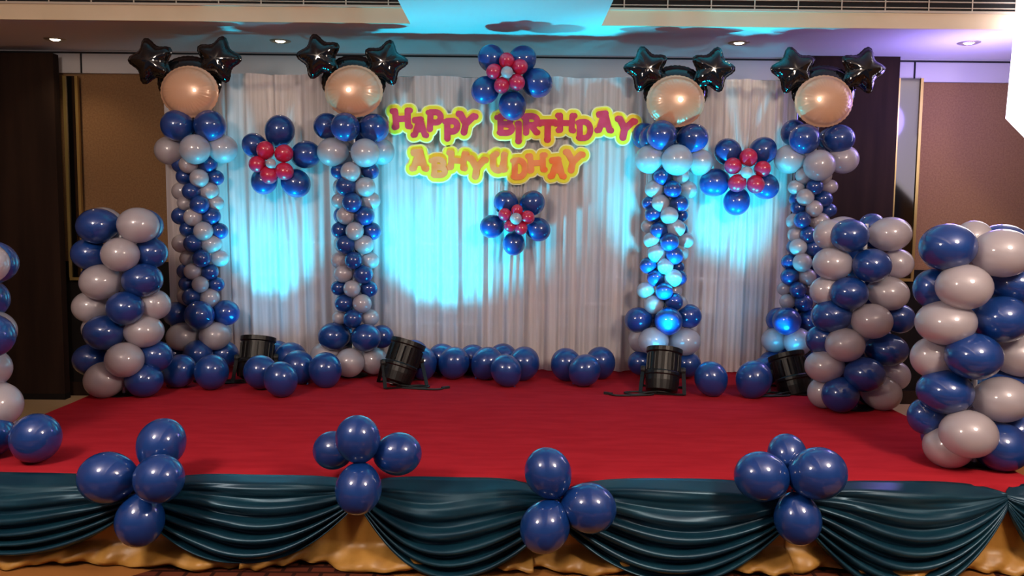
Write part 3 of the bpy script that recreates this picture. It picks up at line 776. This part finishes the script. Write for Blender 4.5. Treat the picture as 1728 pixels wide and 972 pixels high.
def plate(name, items, stroke, grow, step, y0, y1, m, parent, origin):
    """flat card cut to the outline 'distance < grow', from y0 (front) to y1 (back)"""
    xs = [i[1] for i in items]; zs = [i[2] for i in items]; pad = 0.16 + grow
    xa, xb, za, zb_ = min(xs) - pad, max(xs) + pad, min(zs) - pad, max(zs) + pad
    gx = np.arange(xa, xb, step); gz = np.arange(za, zb_, step)
    X, Z = np.meshgrid(gx, gz, indexing='ij')
    D = sdf_letters(items, X, Z, stroke) - grow
    V, idx, Fc = [], {}, []
    def vert(key, x, z):
        if key not in idx:
            idx[key] = len(V); V.append((x - origin.x, y0, z - origin.z)); V.append((x - origin.x, y1, z - origin.z))
        return idx[key]
    for i in range(len(gx) - 1):
        for j in range(len(gz) - 1):
            cs = [(i, j), (i + 1, j), (i + 1, j + 1), (i, j + 1)]
            d = [D[c] for c in cs]
            if min(d) > 0: continue
            poly, cross = [], []
            for k in range(4):
                a, b = cs[k], cs[(k + 1) % 4]; da, db = d[k], d[(k + 1) % 4]
                if da <= 0: poly.append(vert(a, gx[a[0]], gz[a[1]]))
                if (da <= 0) != (db <= 0):
                    t_ = da / (da - db); key = (min(a, b), max(a, b))
                    v = vert(key, gx[a[0]] + (gx[b[0]] - gx[a[0]]) * t_, gz[a[1]] + (gz[b[1]] - gz[a[1]]) * t_)
                    poly.append(v); cross.append((v, da <= 0))
            if len(poly) >= 3:
                Fc.append(tuple(poly)); Fc.append(tuple(v + 1 for v in reversed(poly)))
            if len(cross) == 2:
                (a, oa), (b, ob) = cross
                if oa: Fc.append((b, a, a + 1, b + 1))
                else: Fc.append((a, b, b + 1, a + 1))
    return pyobj(name, V, Fc, m, parent)
def word(label, letters, m, cat='lettering'):
    Y = Y_CURT - 0.09
    items = []
    for ch, cx, cz, w_, h_, rot in letters:
        px, py = 640 + cx / 3.927, 160 + cz / 3.927
        P = at(px, py, Y)
        items.append((ch, P.x, P.z, m_of(w_ * 1.07 / 3.927, Y), m_of(h_ / 3.927, Y), R(rot - 0.6)))
    mx = sum(i[1] for i in items) / len(items); mz = sum(i[2] for i in items) / len(items)
    org = Vector((mx, Y, mz))
    t = thing('banner_word', label, cat, tuple(org), 'cut-out lettering on the curtain')
    plate('rim_card', items, 0.145, 0.042, 0.006, 0.004, 0.014, 'card_rim', t, org)
    plate('yellow_card', items, 0.145, 0.031, 0.006, -0.004, 0.0045, 'card_yellow', t, org)
    for k, it in enumerate(items):
        plate('letter', [it], 0.145, 0.0, 0.0042, -0.010 - 0.003 * (k % 2), -0.0035, m, t, org)
word('crimson HAPPY lettering on a lime yellow cut-out card', [('H',150,160,138,142,4),('A',270,217,124,132,0),('P',362,172,128,138,-3),('P',474,232,124,142,0),('Y',574,188,134,150,-8)], 'letter_red')
word('crimson BIRTHDAY lettering on a lime yellow cut-out card', [('B',832,198,140,138,0),('I',924,248,110,142,0),('R',1004,198,134,138,0),('T',1116,238,120,142,0),('H',1238,188,134,132,0),('D',1356,234,132,132,0),('A',1492,182,132,140,0),('Y',1628,222,136,152,-8)], 'letter_red')
word('orange name lettering on a yellow cut-out card', [('A',266,436,136,142,0),('B',392,482,130,132,0),('H',518,438,142,132,-3),('Y',646,480,130,152,-5),('U',790,448,132,140,0),('D',924,490,130,136,0),('H',1044,452,138,132,5),('A',1180,486,128,140,0),('Y',1284,440,136,148,-8)], 'letter_orange')

# ------------------------------------------------------------------ stage lights
def par_can(px, py, Y, aim, label, energy, tilt_roll=0.0, cable=1, angle=62):
    c = at(px, py, Y)                      # middle of the can
    a = at(*aim, Y_CURT)
    d = (a - c).normalized()
    t = thing('stage_light', label, 'stage light', (c.x, c.y, STAGE), 'black stage lights on the red carpet')
    base = Vector(t.location)
    q = d.to_track_quat('Z', 'Y').to_matrix().to_4x4()
    mt = Matrix.Translation(c - base) @ q
    h = obj('can', lathe(bmesh.new(), [(0.10, -0.19), (0.128, -0.175), (0.138, -0.10), (0.138, -0.06), (0.146, -0.05), (0.146, -0.03), (0.138, -0.02), (0.138, 0.13), (0.150, 0.14), (0.150, 0.175), (0.132, 0.175), (0.13, 0.14), (0.0, 0.138)], 32, mt), 'black_metal', t)
    for k in range(16):                    # cooling ribs
        th = 2 * math.pi * k / 16; v = Vector((math.cos(th), math.sin(th), 0))
        b2 = bmesh.new(); bar(b2, mt @ (v * 0.138 + Vector((0, 0, -0.015))), mt @ (v * 0.138 + Vector((0, 0, 0.12))), 0.008, 0.016)
        obj('rib', b2, 'black_metal', t)
    obj('rear_plate', lathe(bmesh.new(), [(0.0, -0.205), (0.07, -0.205), (0.085, -0.198), (0.085, -0.188)], 28, mt), 'rubber', t)
    b2 = bmesh.new()
    r = bmesh.ops.create_cube(b2, size=1, matrix=mt @ Matrix.Translation((0.0, 0.055, -0.206)) @ Matrix.Diagonal((0.06, 0.02, 0.008, 1)))
    obj('display', b2, 'steel', t)
    obj('lens', lathe(bmesh.new(), [(0.0, 0.146), (0.10, 0.144), (0.128, 0.1415)], 32, mt), 'par_lens', t)
    side = Vector((math.cos(tilt_roll), math.sin(tilt_roll), 0))
    fw = Vector((-side.y, side.x, 0))
    cz = c.z - STAGE
    for s in (-1, 1):
        piv = (c - base) + side * 0.165 * s
        obj('knob', lathe(bmesh.new(), [(0.0, -0.02), (0.028, -0.02), (0.03, 0.0), (0.024, 0.018), (0.0, 0.02)], 12, Matrix.Translation(piv) @ Vector((s * side.x, s * side.y, 0)).to_track_quat('Z', 'Y').to_matrix().to_4x4()), 'rubber', t)
        for f in (-1, 1):
            foot = piv + side * 0.012 * s + fw * 0.15 * f; foot.z = 0.008
            b2 = bmesh.new(); bar(b2, piv, foot, 0.03, 0.008); obj('yoke_leg', b2, 'black_metal', t)
    for f in (-1, 1):
        a1 = (c - base) * 1 + side * -0.177 + fw * 0.15 * f; b1 = (c - base) + side * 0.177 + fw * 0.15 * f
        a1.z = b1.z = 0.010
        b2 = bmesh.new(); bar(b2, a1, b1, 0.03, 0.010); obj('yoke_foot', b2, 'black_metal', t)
    back = mt @ Vector((0.03, -0.04, -0.20))
    p2 = Vector((back.x + 0.05 * cable, back.y - 0.10, 0.02)); s = cable
    pts = smooth_pts([back, back + Vector((0, -0.06, -0.03)), p2, p2 + Vector((0.16 * s, -0.06, -0.012)), p2 + Vector((0.24 * s, 0.02, -0.012)), p2 + Vector((0.12 * s, 0.05, -0.012)), p2 + Vector((0.02 * s, -0.05, -0.012)), p2 + Vector((0.30 * s, -0.10, -0.012)), p2 + Vector((0.38 * s, -0.03, -0.012))])
    obj('power_cable', tube(bmesh.new(), pts, 0.008, 8), 'rubber', t, True)
    e = pts[-1]; b2 = bmesh.new(); bar(b2, e - Vector((0.03 * s, 0.02, 0)), e + Vector((0.03 * s, 0.02, 0)), 0.022, 0.022); obj('plug', b2, 'rubber', t)
    L = lamp('stage_light_beam', tuple(c + d * 0.19), energy, (0.0, 0.72, 1.0), 0.07, 'SPOT', tuple(a), angle, 1.0)
    return t
par_can(433, 603, 7.10, (462, 320), 'black stage light behind loose balloons, left of the second slim column', 150, 0.15, -1, 78)
par_can(679, 610, 6.95, (800, 250), 'black stage light standing left of the central row of balloons', 240, 0.35, 1, 104)
par_can(1119, 624, 6.80, (1150, 225), 'black stage light at the foot of the third slim column', 330, -0.2, -1, 70)
par_can(1335, 632, 6.85, (1236, 275), 'black stage light beside the large right balloon tower', 220, -0.3, -1, 52)
